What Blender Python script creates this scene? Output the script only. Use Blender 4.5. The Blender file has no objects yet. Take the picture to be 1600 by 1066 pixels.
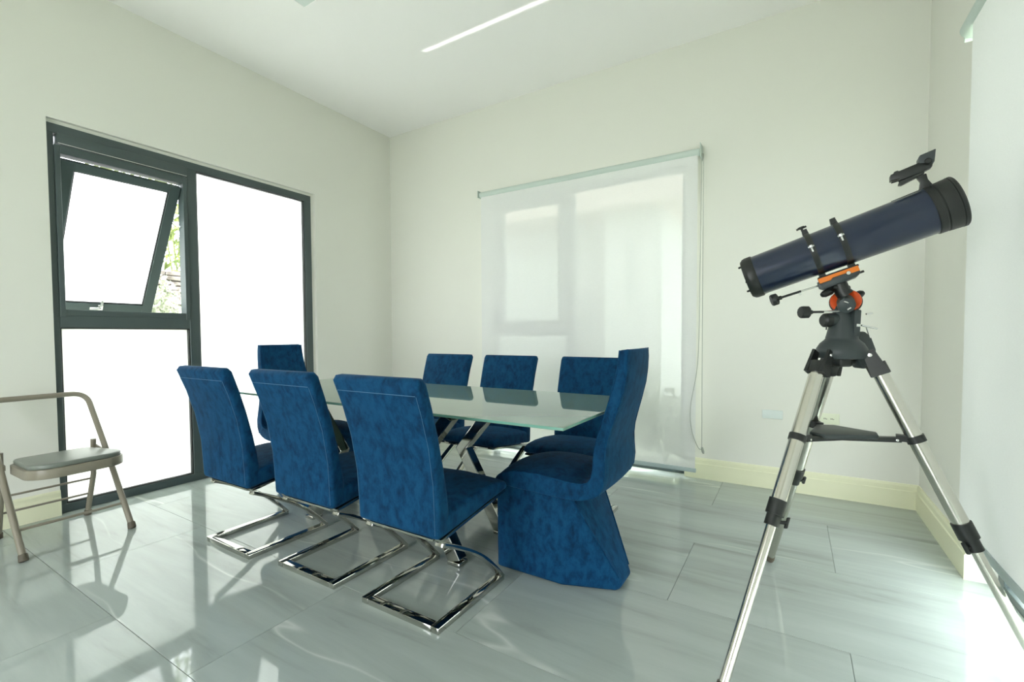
import bpy, bmesh, math, random
from mathutils import Vector, Matrix
random.seed(7)
SC = bpy.context.scene
COL = SC.collection
PI = math.pi

# ------------------------------------------------------------------ camera
cam_d = bpy.data.cameras.new('camera'); cam = bpy.data.objects.new('camera', cam_d); COL.objects.link(cam)
yaw, pitch, roll = 0.5481, 0.0342, -0.0047
F = Vector((-math.sin(yaw)*math.cos(pitch), math.cos(yaw)*math.cos(pitch), -math.sin(pitch)))
R = Vector((math.cos(yaw), math.sin(yaw), 0)); U = R.cross(F)
R2 = R*math.cos(roll)+U*math.sin(roll); U2 = -R*math.sin(roll)+U*math.cos(roll)
m = Matrix((R2, U2, -F)).transposed().to_4x4(); m.translation = Vector((3.746, -3.617, 1.07))
cam.matrix_world = m
cam_d.sensor_width = 36; cam_d.lens = 717.9/1600*36; cam_d.shift_y = 15.27/1600
cam_d.clip_start = 0.02; cam_d.clip_end = 200
SC.camera = cam
# ------------------------------------------------------------------ light
SC.view_settings.view_transform = 'Standard'; SC.view_settings.look = 'None'
SC.view_settings.gamma = 1; SC.view_settings.use_curve_mapping = False
SC.view_settings.exposure = 0.36
world = bpy.data.worlds.new('sky'); SC.world = world; world.use_nodes = True
wn = world.node_tree.nodes; bg = wn['Background']
bg.inputs['Color'].default_value = (0.91, 0.96, 1.0, 1); bg.inputs['Strength'].default_value = 7.5
sun_d = bpy.data.lights.new('sun', 'SUN'); sun = bpy.data.objects.new('sun', sun_d); COL.objects.link(sun)
sun_d.energy = 4.5; sun_d.angle = 0.01; sun_d.color = (1, .97, .9)
sun.rotation_euler = Vector((-0.30, -0.22, -0.93)).to_track_quat('-Z', 'Y').to_euler(); sun.location = (0, 8, 20)

def area(name, loc, direction, sx, sy, energy, color, spread=PI):
    d = bpy.data.lights.new(name, 'AREA'); d.shape = 'RECTANGLE'; d.size = sx; d.size_y = sy
    d.energy = energy; d.color = color; d.spread = spread
    o = bpy.data.objects.new(name, d); COL.objects.link(o); o.location = loc
    o.rotation_euler = Vector(direction).to_track_quat('-Z', 'Y').to_euler(); return o
# added fill lamp for daylight from behind the camera, in an unseen rear opening
area('rear_fill', (2.1, -5.9, 1.2), (0, 1, 0.05), 1.3, 2.0, 5, (1, .985, .93))
# added thin lamp standing in for sun reflected off the floor onto the ceiling
area('sun_glint_lamp', (2.35, -0.094, 0.006), (0, -0.845, 3.2), 2.0, 0.002, 0.13, (1, 1, .95), math.radians(1))

# ------------------------------------------------------------------ materials
def mat(name, color, rough=.5, metal=0, **kw):
    m = bpy.data.materials.new(name); m.use_nodes = True
    b = m.node_tree.nodes['Principled BSDF']
    b.inputs['Base Color'].default_value = (*color, 1); b.inputs['Roughness'].default_value = rough
    b.inputs['Metallic'].default_value = metal
    for k, v in kw.items(): b.inputs[k.replace('_', ' ')].default_value = v
    return m
def nd(m, t, **kw):
    n = m.node_tree.nodes.new(t)
    for k, v in kw.items():
        if k in n.inputs: n.inputs[k].default_value = v
        else: setattr(n, k, v)
    return n
def lk(m, a, b): m.node_tree.links.new(a, b)
def ramp(m, fac, stops):
    r = nd(m, 'ShaderNodeValToRGB'); e = r.color_ramp.elements
    while len(e) < len(stops): e.new(.5)
    for el, (p, c) in zip(e, stops): el.position = p; el.color = (*c, 1) if len(c) == 3 else c
    lk(m, fac, r.inputs['Fac']); return r
def bump(m, height, strength=.1, dist=.01):
    b = m.node_tree.nodes['Principled BSDF']; bp = nd(m, 'ShaderNodeBump')
    bp.inputs['Strength'].default_value = strength; bp.inputs['Distance'].default_value = dist
    lk(m, height, bp.inputs['Height']); lk(m, bp.outputs['Normal'], b.inputs['Normal'])
def noise_bump(m, scale, strength, dist=.01, coord='Object', vec_scale=None):
    tc = nd(m, 'ShaderNodeTexCoord'); n = nd(m, 'ShaderNodeTexNoise'); n.inputs['Scale'].default_value = scale
    src = tc.outputs[coord]
    if vec_scale:
        mp = nd(m, 'ShaderNodeMapping'); mp.inputs['Scale'].default_value = vec_scale; lk(m, src, mp.inputs['Vector']); src = mp.outputs['Vector']
    lk(m, src, n.inputs['Vector']); bump(m, n.outputs['Fac'], strength, dist); return n

M = {}
M['wall'] = mat('wall_paint', (.768, .765, .698), .6); noise_bump(M['wall'], 120, .03, .002)
M['ceiling'] = mat('ceiling_paint', (.965, .945, .935), .7); noise_bump(M['ceiling'], 90, .02, .002)
M['base'] = mat('cream_skirting', (.80, .80, .58), .35); noise_bump(M['base'], 30, .02, .002)
M['frame'] = mat('grey_window_metal', (.062, .085, .085), .38); noise_bump(M['frame'], 200, .02, .001)
M['gasket'] = mat('black_gasket', (.01, .012, .012), .6); noise_bump(M['gasket'], 60, .05)
M['chrome'] = mat('polished_chrome', (.50, .50, .47), .06, 1); noise_bump(M['chrome'], 3, .02, .01)
M['steel'] = mat('brushed_steel', (.62, .60, .54), .22, 1); noise_bump(M['steel'], 60, .03, .001)
M['silver'] = mat('silver_screw', (.75, .76, .74), .25, 1); noise_bump(M['silver'], 200, .02, .001)
M['black'] = mat('black_plastic', (.012, .014, .013), .42); noise_bump(M['black'], 300, .05, .001)
M['darkgrey'] = mat('charcoal_cast_metal', (.035, .045, .047), .45); noise_bump(M['darkgrey'], 400, .06, .001)
M['orange'] = mat('orange_anodised', (.80, .20, .012), .35); noise_bump(M['orange'], 200, .02, .001)
M['redorange'] = mat('red_orange_dial', (.72, .085, .012), .3); noise_bump(M['redorange'], 200, .02, .001)
M['tube'] = mat('deep_blue_gloss', (.005, .014, .042), .28, .15, Coat_Weight=.5, Coat_Roughness=.07); noise_bump(M['tube'], 40, .01, .001)
M['thread'] = mat('pale_thread', (.06, .16, .27), .8); noise_bump(M['thread'], 300, .2, .001)
M['taupe'] = mat('taupe_enamel', (.24, .215, .165), .38); noise_bump(M['taupe'], 200, .03, .001)
M['vinyl'] = mat('grey_vinyl', (.17, .19, .165), .33); noise_bump(M['vinyl'], 250, .08, .001)
M['plate'] = mat('white_plate', (.70, .76, .73), .35); noise_bump(M['plate'], 100, .01, .001)
M['plate2'] = mat('cream_plate', (.74, .77, .60), .35); noise_bump(M['plate2'], 100, .01, .001)
M['rubber'] = mat('brown_rubber', (.10, .085, .06), .6); noise_bump(M['rubber'], 100, .05, .001)
M['blindtube'] = mat('blind_tube_cover', (.56, .64, .59), .6); noise_bump(M['blindtube'], 200, .05, .001)
M['bar'] = mat('blind_bottom_bar', (.42, .50, .50), .4); noise_bump(M['bar'], 100, .02, .001)
M['cord'] = mat('grey_cord', (.35, .37, .33), .6); noise_bump(M['cord'], 300, .1, .001)
M['grout'] = mat('tile_grout', (.22, .25, .22), .8); noise_bump(M['grout'], 200, .1, .001)
M['house'] = mat('white_render', (.80, .80, .78), .8); noise_bump(M['house'], 60, .05)
M['eave'] = mat('pink_soffit', (.74, .60, .54), .8); noise_bump(M['eave'], 60, .05)
M['slate'] = mat('grey_garden_render', (.52, .54, .52), .8); noise_bump(M['slate'], 60, .05)
M['tealglass'] = mat('green_glass_edge', (.16, .36, .29), .12); noise_bump(M['tealglass'], 10, .01)

# velvet: crushed pile, darker where the nap lies the other way
def velvet():
    m = mat('blue_crushed_velvet', (.015, .08, .22), .75, Sheen_Weight=.12, Sheen_Roughness=.45)
    b = m.node_tree.nodes['Principled BSDF']; b.inputs['Sheen Tint'].default_value = (.25, .5, .85, 1)
    b.inputs['Specular IOR Level'].default_value = .12
    tc = nd(m, 'ShaderNodeTexCoord'); oi = nd(m, 'ShaderNodeObjectInfo')
    ad = nd(m, 'ShaderNodeVectorMath', operation='ADD'); mu = nd(m, 'ShaderNodeMath', operation='MULTIPLY'); mu.inputs[1].default_value = 30
    lk(m, oi.outputs['Random'], mu.inputs[0]); lk(m, tc.outputs['Object'], ad.inputs[0]); lk(m, mu.outputs[0], ad.inputs[1])
    n1 = nd(m, 'ShaderNodeTexNoise'); n1.inputs['Scale'].default_value = 26; n1.inputs['Detail'].default_value = 6; n1.inputs['Roughness'].default_value = .68
    n1.inputs['Distortion'].default_value = .3
    mz = nd(m, 'ShaderNodeMapping'); mz.inputs['Scale'].default_value = (1, 1, .62); lk(m, ad.outputs[0], mz.inputs['Vector']); lk(m, mz.outputs[0], n1.inputs['Vector'])
    n2 = nd(m, 'ShaderNodeTexNoise'); n2.inputs['Scale'].default_value = 420; n2.inputs['Detail'].default_value = 2
    lk(m, tc.outputs['Object'], n2.inputs['Vector'])
    r = ramp(m, n1.outputs['Fac'], [(.30, (.001, .018, .055)), (.43, (.0015, .034, .092)), (.55, (.003, .050, .128)), (.75, (.006, .064, .150))])
    lk(m, r.outputs['Color'], b.inputs['Base Color'])
    mx = nd(m, 'ShaderNodeMath', operation='ADD'); lk(m, n1.outputs['Fac'], mx.inputs[0]); lk(m, n2.outputs['Fac'], mx.inputs[1])
    bump(m, mx.outputs[0], .12, .003)
    return m
M['velvet'] = velvet()

def tile():
    m = mat('polished_grey_marble_tile', (.4, .43, .4), .045, Specular_IOR_Level=.6)
    b = m.node_tree.nodes['Principled BSDF']
    tc = nd(m, 'ShaderNodeTexCoord'); oi = nd(m, 'ShaderNodeObjectInfo')
    mu = nd(m, 'ShaderNodeMath', operation='MULTIPLY'); mu.inputs[1].default_value = 40; lk(m, oi.outputs['Random'], mu.inputs[0])
    ad = nd(m, 'ShaderNodeVectorMath', operation='ADD'); lk(m, tc.outputs['Object'], ad.inputs[0]); lk(m, mu.outputs[0], ad.inputs[1])
    mp = nd(m, 'ShaderNodeMapping'); mp.inputs['Scale'].default_value = (.55, 4.5, 1); mp.inputs['Rotation'].default_value = (0, 0, .22)
    lk(m, ad.outputs[0], mp.inputs['Vector'])
    n = nd(m, 'ShaderNodeTexNoise'); n.inputs['Scale'].default_value = 1.6; n.inputs['Detail'].default_value = 7; n.inputs['Roughness'].default_value = .6; n.inputs['Distortion'].default_value = .5
    lk(m, mp.outputs[0], n.inputs['Vector'])
    r = ramp(m, n.outputs['Fac'], [(.30, (.30, .34, .31)), (.42, (.375, .42, .395)), (.56, (.41, .46, .435)), (.75, (.45, .50, .475))])
    # thin pale veins
    mp2 = nd(m, 'ShaderNodeMapping'); mp2.inputs['Scale'].default_value = (.45, 2.1, 1); mp2.inputs['Rotation'].default_value = (0, 0, -.3)
    lk(m, ad.outputs[0], mp2.inputs['Vector'])
    v = nd(m, 'ShaderNodeTexNoise'); v.inputs['Scale'].default_value = .55; v.inputs['Detail'].default_value = 4; v.inputs['Roughness'].default_value = .5; v.inputs['Distortion'].default_value = 0
    lk(m, mp2.outputs[0], v.inputs['Vector'])
    s = nd(m, 'ShaderNodeMath', operation='SUBTRACT'); s.inputs[1].default_value = .5; lk(m, v.outputs['Fac'], s.inputs[0])
    a = nd(m, 'ShaderNodeMath', operation='ABSOLUTE'); lk(m, s.outputs[0], a.inputs[0])
    vr = ramp(m, a.outputs[0], [(0, (.60, .60, .60)), (.0022, (.32, .32, .32)), (.0055, (0, 0, 0))])
    # veins come and go
    g = nd(m, 'ShaderNodeTexNoise'); g.inputs['Scale'].default_value = 2.2; lk(m, ad.outputs[0], g.inputs['Vector'])
    gr = ramp(m, g.outputs['Fac'], [(.42, (0, 0, 0)), (.62, (1, 1, 1))])
    mm = nd(m, 'ShaderNodeMath', operation='MULTIPLY'); lk(m, vr.outputs['Color'], mm.inputs[0]); lk(m, gr.outputs['Color'], mm.inputs[1])
    mix = nd(m, 'ShaderNodeMix', data_type='RGBA'); lk(m, mm.outputs[0], mix.inputs['Factor'])
    lk(m, r.outputs['Color'], mix.inputs[6]); mix.inputs[7].default_value = (.72, .76, .72, 1)
    lk(m, mix.outputs[2], b.inputs['Base Color'])
    w = nd(m, 'ShaderNodeTexNoise'); w.inputs['Scale'].default_value = 3.0; w.inputs['Detail'].default_value = 0; lk(m, ad.outputs[0], w.inputs['Vector'])
    bump(m, w.outputs['Fac'], .05, .01)
    return m
M['tile'] = tile()

def glass_top():
    m = mat('pale_green_lacquered_glass', (.19, .28, .225), .02, Specular_IOR_Level=.75)
    noise_bump(m, 2.0, .01, .01); return m
M['glasstop'] = glass_top()

def frosted():
    m = bpy.data.materials.new('frosted_glass'); m.use_nodes = True; nt = m.node_tree
    nt.nodes.remove(nt.nodes['Principled BSDF']); out = nt.nodes['Material Output']
    tr = nd(m, 'ShaderNodeBsdfTranslucent'); tr.inputs['Color'].default_value = (.86, .865, .85, 1)
    gl = nd(m, 'ShaderNodeBsdfGlossy'); gl.inputs['Roughness'].default_value = .12; gl.inputs['Color'].default_value = (.9, .95, .93, 1)
    n = nd(m, 'ShaderNodeTexNoise'); n.inputs['Scale'].default_value = 500; bp = nd(m, 'ShaderNodeBump'); bp.inputs['Strength'].default_value = .05; bp.inputs['Distance'].default_value = .001
    lk(m, n.outputs['Fac'], bp.inputs['Height']); lk(m, bp.outputs[0], gl.inputs['Normal'])
    mx = nd(m, 'ShaderNodeMixShader'); mx.inputs[0].default_value = .06
    lk(m, tr.outputs[0], mx.inputs[1]); lk(m, gl.outputs[0], mx.inputs[2]); lk(m, mx.outputs[0], out.inputs['Surface'])
    return m
M['frosted'] = frosted()

def clear():
    m = bpy.data.materials.new('clear_glass'); m.use_nodes = True; nt = m.node_tree
    nt.nodes.remove(nt.nodes['Principled BSDF']); out = nt.nodes['Material Output']
    tr = nd(m, 'ShaderNodeBsdfTransparent'); tr.inputs['Color'].default_value = (.92, .94, .92, 1)
    gl = nd(m, 'ShaderNodeBsdfGlossy'); gl.inputs['Roughness'].default_value = .0
    n = nd(m, 'ShaderNodeTexNoise'); n.inputs['Scale'].default_value = 2; bp = nd(m, 'ShaderNodeBump'); bp.inputs['Strength'].default_value = .01
    lk(m, n.outputs['Fac'], bp.inputs['Height']); lk(m, bp.outputs[0], gl.inputs['Normal'])
    mx = nd(m, 'ShaderNodeMixShader'); mx.inputs[0].default_value = .05
    lk(m, tr.outputs[0], mx.inputs[1]); lk(m, gl.outputs[0], mx.inputs[2]); lk(m, mx.outputs[0], out.inputs['Surface'])
    return m
M['clear'] = clear()

def fabric(name, trans, tl_, col):
    m = bpy.data.materials.new(name); m.use_nodes = True; nt = m.node_tree
    nt.nodes.remove(nt.nodes['Principled BSDF']); out = nt.nodes['Material Output']
    t = nd(m, 'ShaderNodeBsdfTransparent'); t.inputs['Color'].default_value = (.96, 1, .97, 1)
    tl = nd(m, 'ShaderNodeBsdfTranslucent'); df = nd(m, 'ShaderNodeBsdfDiffuse')
    tc = nd(m, 'ShaderNodeTexCoord'); w = nd(m, 'ShaderNodeTexNoise'); w.inputs['Scale'].default_value = 60
    mp = nd(m, 'ShaderNodeMapping'); mp.inputs['Scale'].default_value = (1, 1, 12); lk(m, tc.outputs['Object'], mp.inputs[0]); lk(m, mp.outputs[0], w.inputs['Vector'])
    r = ramp(m, w.outputs['Fac'], [(.3, tuple(c*.96 for c in col)), (.7, col)])
    lk(m, r.outputs[0], tl.inputs['Color']); lk(m, r.outputs[0], df.inputs['Color'])
    a = nd(m, 'ShaderNodeMixShader'); a.inputs[0].default_value = 1-tl_; lk(m, tl.outputs[0], a.inputs[1]); lk(m, df.outputs[0], a.inputs[2])
    b = nd(m, 'ShaderNodeMixShader'); b.inputs[0].default_value = 1-trans; lk(m, t.outputs[0], b.inputs[1]); lk(m, a.outputs[0], b.inputs[2])
    lk(m, b.outputs[0], out.inputs['Surface']); return m
M['blind'] = fabric('sheer_blind_fabric', .070, .008, (.80, .805, .785))
M['blind2'] = fabric('dense_blind_fabric', .01, .038, (.86, .87, .85))

def foliage(name, c1, c2):
    m = mat(name, c1, .55); b = m.node_tree.nodes['Principled BSDF']
    oi = nd(m, 'ShaderNodeTexCoord'); n = nd(m, 'ShaderNodeTexNoise'); n.inputs['Scale'].default_value = 9; lk(m, oi.outputs['Object'], n.inputs['Vector'])
    r = ramp(m, n.outputs['Fac'], [(.35, c1), (.65, c2)]); lk(m, r.outputs[0], b.inputs['Base Color'])
    b.inputs['Subsurface Weight'].default_value = 0; return m
M['leaf'] = foliage('bamboo_leaf', (.10, .15, .03), (.30, .35, .11))
M['leaf2'] = foliage('pale_shrub_leaf', (.40, .45, .33), (.70, .72, .60))
M['stone'] = foliage('weathered_stone', (.11, .095, .08), (.24, .215, .19))
M['lawn'] = foliage('lawn_and_paving', (.50, .55, .40), (.66, .68, .58))

# ------------------------------------------------------------------ mesh helpers
def bm_new(): return bmesh.new()
def box(bm, x0, x1, y0, y1, z0, z1, mtx=None):
    vs = [bm.verts.new(p) for p in ((x0,y0,z0),(x1,y0,z0),(x1,y1,z0),(x0,y1,z0),(x0,y0,z1),(x1,y0,z1),(x1,y1,z1),(x0,y1,z1))]
    for f in ((0,3,2,1),(4,5,6,7),(0,1,5,4),(1,2,6,5),(2,3,7,6),(3,0,4,7)): bm.faces.new([vs[i] for i in f])
    if mtx: 
        for v in vs: v.co = mtx @ v.co
    return vs
def bevel(bm, w, seg=2, ang=30):
    bmesh.ops.recalc_face_normals(bm, faces=bm.faces)
    es = [e for e in bm.edges if len(e.link_faces) == 2 and e.calc_face_angle(0) > math.radians(ang)]
    bmesh.ops.bevel(bm, geom=es, offset=w, segments=seg, profile=.5, affect='EDGES', clamp_overlap=True)
def prism(bm, pts, h0, h1, fn):
    """closed outline pts (a,b) extruded from h0 to h1; fn(a,b,h)->co"""
    A = [bm.verts.new(fn(a, b, h0)) for a, b in pts]; B = [bm.verts.new(fn(a, b, h1)) for a, b in pts]
    n = len(pts); bm.faces.new(A); bm.faces.new(B[::-1])
    for i in range(n): bm.faces.new((A[i], A[(i+1) % n], B[(i+1) % n], B[i]))
def frame_at(d):
    d = Vector(d).normalized(); up = Vector((0, 0, 1)) if abs(d.z) < .95 else Vector((1, 0, 0))
    x = d.cross(up).normalized(); return x, x.cross(d).normalized()
def tube(bm, pts, r, seg=12, cap=True, r2=None):
    pts = [Vector(p) for p in pts]; rings = []; px = None
    for i, p in enumerate(pts):
        d = (pts[min(i+1, len(pts)-1)]-pts[max(i-1, 0)]).normalized()
        if px is None: x = frame_at(d)[0]; y = d.cross(x)
        else: x = (px - d*px.dot(d)).normalized(); y = d.cross(x)
        px = x; rr = r if r2 is None else r+(r2-r)*i/(len(pts)-1)
        rings.append([bm.verts.new(p+(x*math.cos(t)+y*math.sin(t))*rr) for t in [2*PI*k/seg for k in range(seg)]])
    for a, b in zip(rings, rings[1:]):
        for k in range(seg): bm.faces.new((a[k], a[(k+1) % seg], b[(k+1) % seg], b[k]))
    if cap: bm.faces.new(rings[0][::-1]); bm.faces.new(rings[-1])
def lathe(bm, prof, o, d, seg=32):
    """prof [(radius, distance along d)]"""
    o = Vector(o); d = Vector(d).normalized(); x, y = frame_at(d); rings = []
    for r, t in prof:
        if r < 1e-6: rings.append([bm.verts.new(o+d*t)])
        else: rings.append([bm.verts.new(o+d*t+(x*math.cos(a)+y*math.sin(a))*r) for a in [2*PI*k/seg for k in range(seg)]])
    for a, b in zip(rings, rings[1:]):
        for k in range(seg):
            k2 = (k+1) % seg
            if len(a) == 1 and len(b) == 1: continue
            if len(a) == 1: bm.faces.new((a[0], b[k2], b[k]))
            elif len(b) == 1: bm.faces.new((a[k], a[k2], b[0]))
            else: bm.faces.new((a[k], a[k2], b[k2], b[k]))
    if len(rings[0]) > 1: bm.faces.new(rings[0][::-1])
    if len(rings[-1]) > 1: bm.faces.new(rings[-1])
def strip(bm, path, x0, x1, th, fn):
    """flat bar following path (a,b) with thickness th; width x0..x1; fn(x,a,b)->co"""
    n = len(path); L = []; Rr = []
    for i in range(n):
        a = Vector(path[max(i-1, 0)]); b = Vector(path[min(i+1, n-1)]); d = (b-a).normalized(); nn = Vector((-d.y, d.x))*th/2
        p = Vector(path[i]); L.append(p+nn); Rr.append(p-nn)
    prism(bm, [(p.x, p.y) for p in L]+[(p.x, p.y) for p in Rr[::-1]], x0, x1, lambda a, b, h: fn(h, a, b))
def hull(bm, pts):
    vs = [bm.verts.new(p) for p in pts]
    g = bmesh.ops.convex_hull(bm, input=vs)
    bmesh.ops.dissolve_limit(bm, angle_limit=.02, verts=bm.verts, edges=bm.edges)
def smooth_path(pts, n=6):
    pts = [Vector(p) for p in pts]; out = []
    P = [2*pts[0]-pts[1]]+pts+[2*pts[-1]-pts[-2]]
    for i in range(1, len(P)-2):
        for k in range(n):
            t = k/n; a, b, c, d = P[i-1:i+3]
            out.append(.5*((2*b)+(c-a)*t+(2*a-5*b+4*c-d)*t*t+(3*b-a-3*c+d)*t**3))
    out.append(pts[-1]); return [tuple(p) for p in out]
def fillet(pts, r, n=6):
    pts = [Vector(p) for p in pts]; out = [pts[0]]
    for i in range(1, len(pts)-1):
        p = pts[i]; a = (pts[i-1]-p); b = (pts[i+1]-p); q = min(r, a.length*.49, b.length*.49)
        s = p+a.normalized()*q; e = p+b.normalized()*q
        for k in range(n+1):
            t = k/n; out.append(s*(1-t)**2+p*2*t*(1-t)+e*t*t)
    out.append(pts[-1]); return out
def obj(name, bm, m, parent=None, smooth=True, ang=35):
    bmesh.ops.recalc_face_normals(bm, faces=bm.faces)
    me = bpy.data.meshes.new(name); bm.to_mesh(me); bm.free()
    if isinstance(m, (list, tuple)):
        for q in m: me.materials.append(q)
    else: me.materials.append(m)
    if smooth:
        for p in me.polygons: p.use_smooth = True
        me.set_sharp_from_angle(angle=math.radians(ang))
    o = bpy.data.objects.new(name, me); COL.objects.link(o)
    if parent: o.parent = parent
    return o
def thing(name, label, cat, loc=(0, 0, 0), rotz=0, group=None):
    o = bpy.data.objects.new(name, None); COL.objects.link(o); o.empty_display_size = .1
    o.location = loc; o.rotation_euler = (0, 0, rotz); o['label'] = label; o['category'] = cat
    if group: o['group'] = group
    return o
def tag(o, label, cat, group=None):
    o['label'] = label; o['category'] = cat
    if group: o['group'] = group
    return o
def struct(o): o['kind'] = 'structure'; return o
def dup(root, loc, rotz, label, group=None):
    r = root.copy(); COL.objects.link(r); r.location = loc; r.rotation_euler = (0, 0, rotz); r['label'] = label
    if group: r['group'] = group
    for ch in list(root.children):
        c = ch.copy(); COL.objects.link(c); c.parent = r
        for g in list(ch.children):
            d = g.copy(); COL.objects.link(d); d.parent = c
    return r

# ------------------------------------------------------------------ room shell
W, H, YB, T = 4.41, 3.208, -5.8, .16
W1 = (-2.702, -.93, 2.364)      # left window opening: y0, y1, top
W2 = (1.30, 3.06, 2.35)         # back window opening: x0, x1, top
W3 = (-4.75, -.925, 2.33)       # right opening
bm = bm_new()
box(bm, -T, 0, W1[1], T, 0, H+.1); box(bm, -T, 0, YB-T, W1[0], 0, H+.1); box(bm, -T, 0, W1[0], W1[1], W1[2], H+.1)
struct(obj('wall_left', bm, M['wall'], smooth=False))
bm = bm_new()
box(bm, 0, W2[0], 0, T, 0, H+.1); box(bm, W2[1], W, 0, T, 0, H+.1); box(bm, W2[0], W2[1], 0, T, W2[2], H+.1)
struct(obj('wall_back', bm, M['wall'], smooth=False))
bm = bm_new()
box(bm, W, W+T, W3[1], T, 0, H+.1); box(bm, W, W+T, YB-T, W3[0], 0, H+.1); box(bm, W, W+T, W3[0], W3[1], W3[2], H+.1)
struct(obj('wall_right', bm, M['wall'], smooth=False))
bm = bm_new()
box(bm, 0, 1.3, YB-T, YB, 0, H+.1); box(bm, 2.9, W, YB-T, YB, 0, H+.1); box(bm, 1.3, 2.9, YB-T, YB, 2.3, H+.1)
struct(obj('wall_rear', bm, M['wall'], smooth=False))
bm = bm_new(); box(bm, 0, W, YB, 0, H, H+.1); struct(obj('ceiling', bm, M['ceiling'], smooth=False))
# unseen roof slab, its overhang sized to keep sun off the blinds
bm = bm_new(); box(bm, -.2, 5.4, YB-.5, .72, H+.12, H+.3); struct(obj('sun_blocking_roof', bm, M['house'], smooth=False))

# floor: grout bed and polished tiles laid in half bond
bm = bm_new(); box(bm, -T, W+T, YB-T, T, -.12, -.004); floor = struct(obj('floor', bm, M['grout'], smooth=False))
tile_cache = {}
TW, TL, G = .6, 1.2, .0016
y_edges = [.055+T*0]+[-.545-TW*i for i in range(10)]
y_edges = [T]+[-.545-TW*i for i in range(10)]
for j in range(len(y_edges)-1):
    y1, y0 = y_edges[j], max(y_edges[j+1], YB-T)
    if y1 <= y0: continue
    off = 3.33 if j % 2 == 0 else 3.925
    x = off-TL*4
    while x < W+T:
        x0, x1 = max(x, -T), min(x+TL, W+T)
        if x1-x0 > .02:
            key = (round(x1-x0, 3), round(y1-y0, 3))
            cx, cy = (x0+x1)/2, (y0+y1)/2
            if key not in tile_cache:
                bm = bm_new(); box(bm, -key[0]/2+G/2, key[0]/2-G/2, -key[1]/2+G/2, key[1]/2-G/2, -.01, 0); bevel(bm, .0007, 1)
                o = obj('floor_tile', bm, M['tile'], floor, smooth=False); tile_cache[key] = o
            else:
                o = tile_cache[key].copy(); COL.objects.link(o)
            o.location = (cx, cy, 0)
        x += TL

def skirting(name, x0, y0, x1, y1, nx, ny):
    bm = bm_new(); d = Vector((x1-x0, y1-y0, 0)); L = d.length; d.normalize()
    prof = [(0, 0), (.016, 0), (.016, .108), (.012, .114), (.012, .138), (.007, .152), (0, .152)]
    prism(bm, prof, 0, L, lambda a, b, h: Vector((x0+nx*a, y0+ny*a, b))+d*h)
    struct(obj(name, bm, M['base'], smooth=False))
skirting('baseboard_back', W2[1]+.005, 0, W, 0, 0, -1)
skirting('baseboard_back_2', 0, 0, W2[0]-.005, 0, 0, -1)
skirting('baseboard_right', W, W3[1], W, 0, -1, 0)
skirting('baseboard_left', 0, YB, 0, W1[0], 1, 0)
skirting('baseboard_left_2', 0, W1[1], 0, -.016, 1, 0)

# ------------------------------------------------------------------ window_1 (left wall): frosted panes in a grey metal frame
def W1box(bm, y0, y1, z0, z1, xa=-.095, xb=-.022): box(bm, xa, xb, y0, y1, z0, z1)
bm = bm_new(); box(bm, -.15, -.03, W1[0], W1[1], 2.343, 2.364); box(bm, -.15, -.03, -.956, W1[1], 0, 2.343); struct(obj('trim_3', bm, M['wall'], smooth=False))
w1 = bm_new(); W1box(w1, W1[0], -2.668, .052, 2.288); W1box(w1, -1.022, -.957, .052, 2.288); W1box(w1, -1.968, -1.902, .052, 2.288)
W1box(w1, W1[0], -.957, 2.288, 2.342); W1box(w1, W1[0], -.957, 0, .052)
W1box(w1, -2.668, -1.968, 1.128, 1.215)
bevel(w1, .002, 1)
win1 = struct(obj('window_1', w1, M['frame'], smooth=False))
bm = bm_new()     # inner vent frame, standing a little proud
for a in ((-2.668, -2.642, 1.19, 2.22), (-1.994, -1.968, 1.19, 2.22), (-2.642, -1.994, 2.17, 2.222)): W1box(bm, *a, xa=-.09, xb=-.010)
W1box(bm, -2.642, -1.994, 1.2, 1.238, xa=-.09, xb=-.018)
bevel(bm, .002, 1); obj('vent_frame', bm, M['frame'], win1, smooth=False)
bm = bm_new(); W1box(bm, -2.66, -1.972, 2.226, 2.286, xa=-.06, xb=.008); bevel(bm, .004, 2); obj('vent_head', bm, M['frame'], win1)
bm = bm_new(); W1box(bm, -2.655, -1.975, 2.2235, 2.227, xa=-.03, xb=.006); obj('light_gap_strip', bm, M['silver'], win1, smooth=False)  # silver strip standing in for the bright line of light at this gap
def beads(y0, y1, z0, z1, m1, nm, w=.007, x0=-.062, x1=-.03):
    bm = bm_new()
    W1box(bm, y0, y0+w, z0, z1, x0, x1); W1box(bm, y1-w, y1, z0, z1, x0, x1); W1box(bm, y0+w, y1-w, z0, z0+w, x0, x1); W1box(bm, y0+w, y1-w, z1-w, z1, x0, x1)
    obj(nm, bm, m1, win1, smooth=False)
beads(-2.668, -1.968, .052, 1.128, M['gasket'], 'gasket'); beads(-1.902, -1.022, .052, 2.288, M['gasket'], 'gasket')
for y0, y1, z0, z1 in ((-2.667, -1.969, .053, 1.127), (-1.901, -1.023, .053, 2.287)):
    bm = bm_new(); W1box(bm, y0, y1, z0, z1, -.064, -.056); obj('frosted_pane', bm, M['frosted'], win1, smooth=False)
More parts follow.
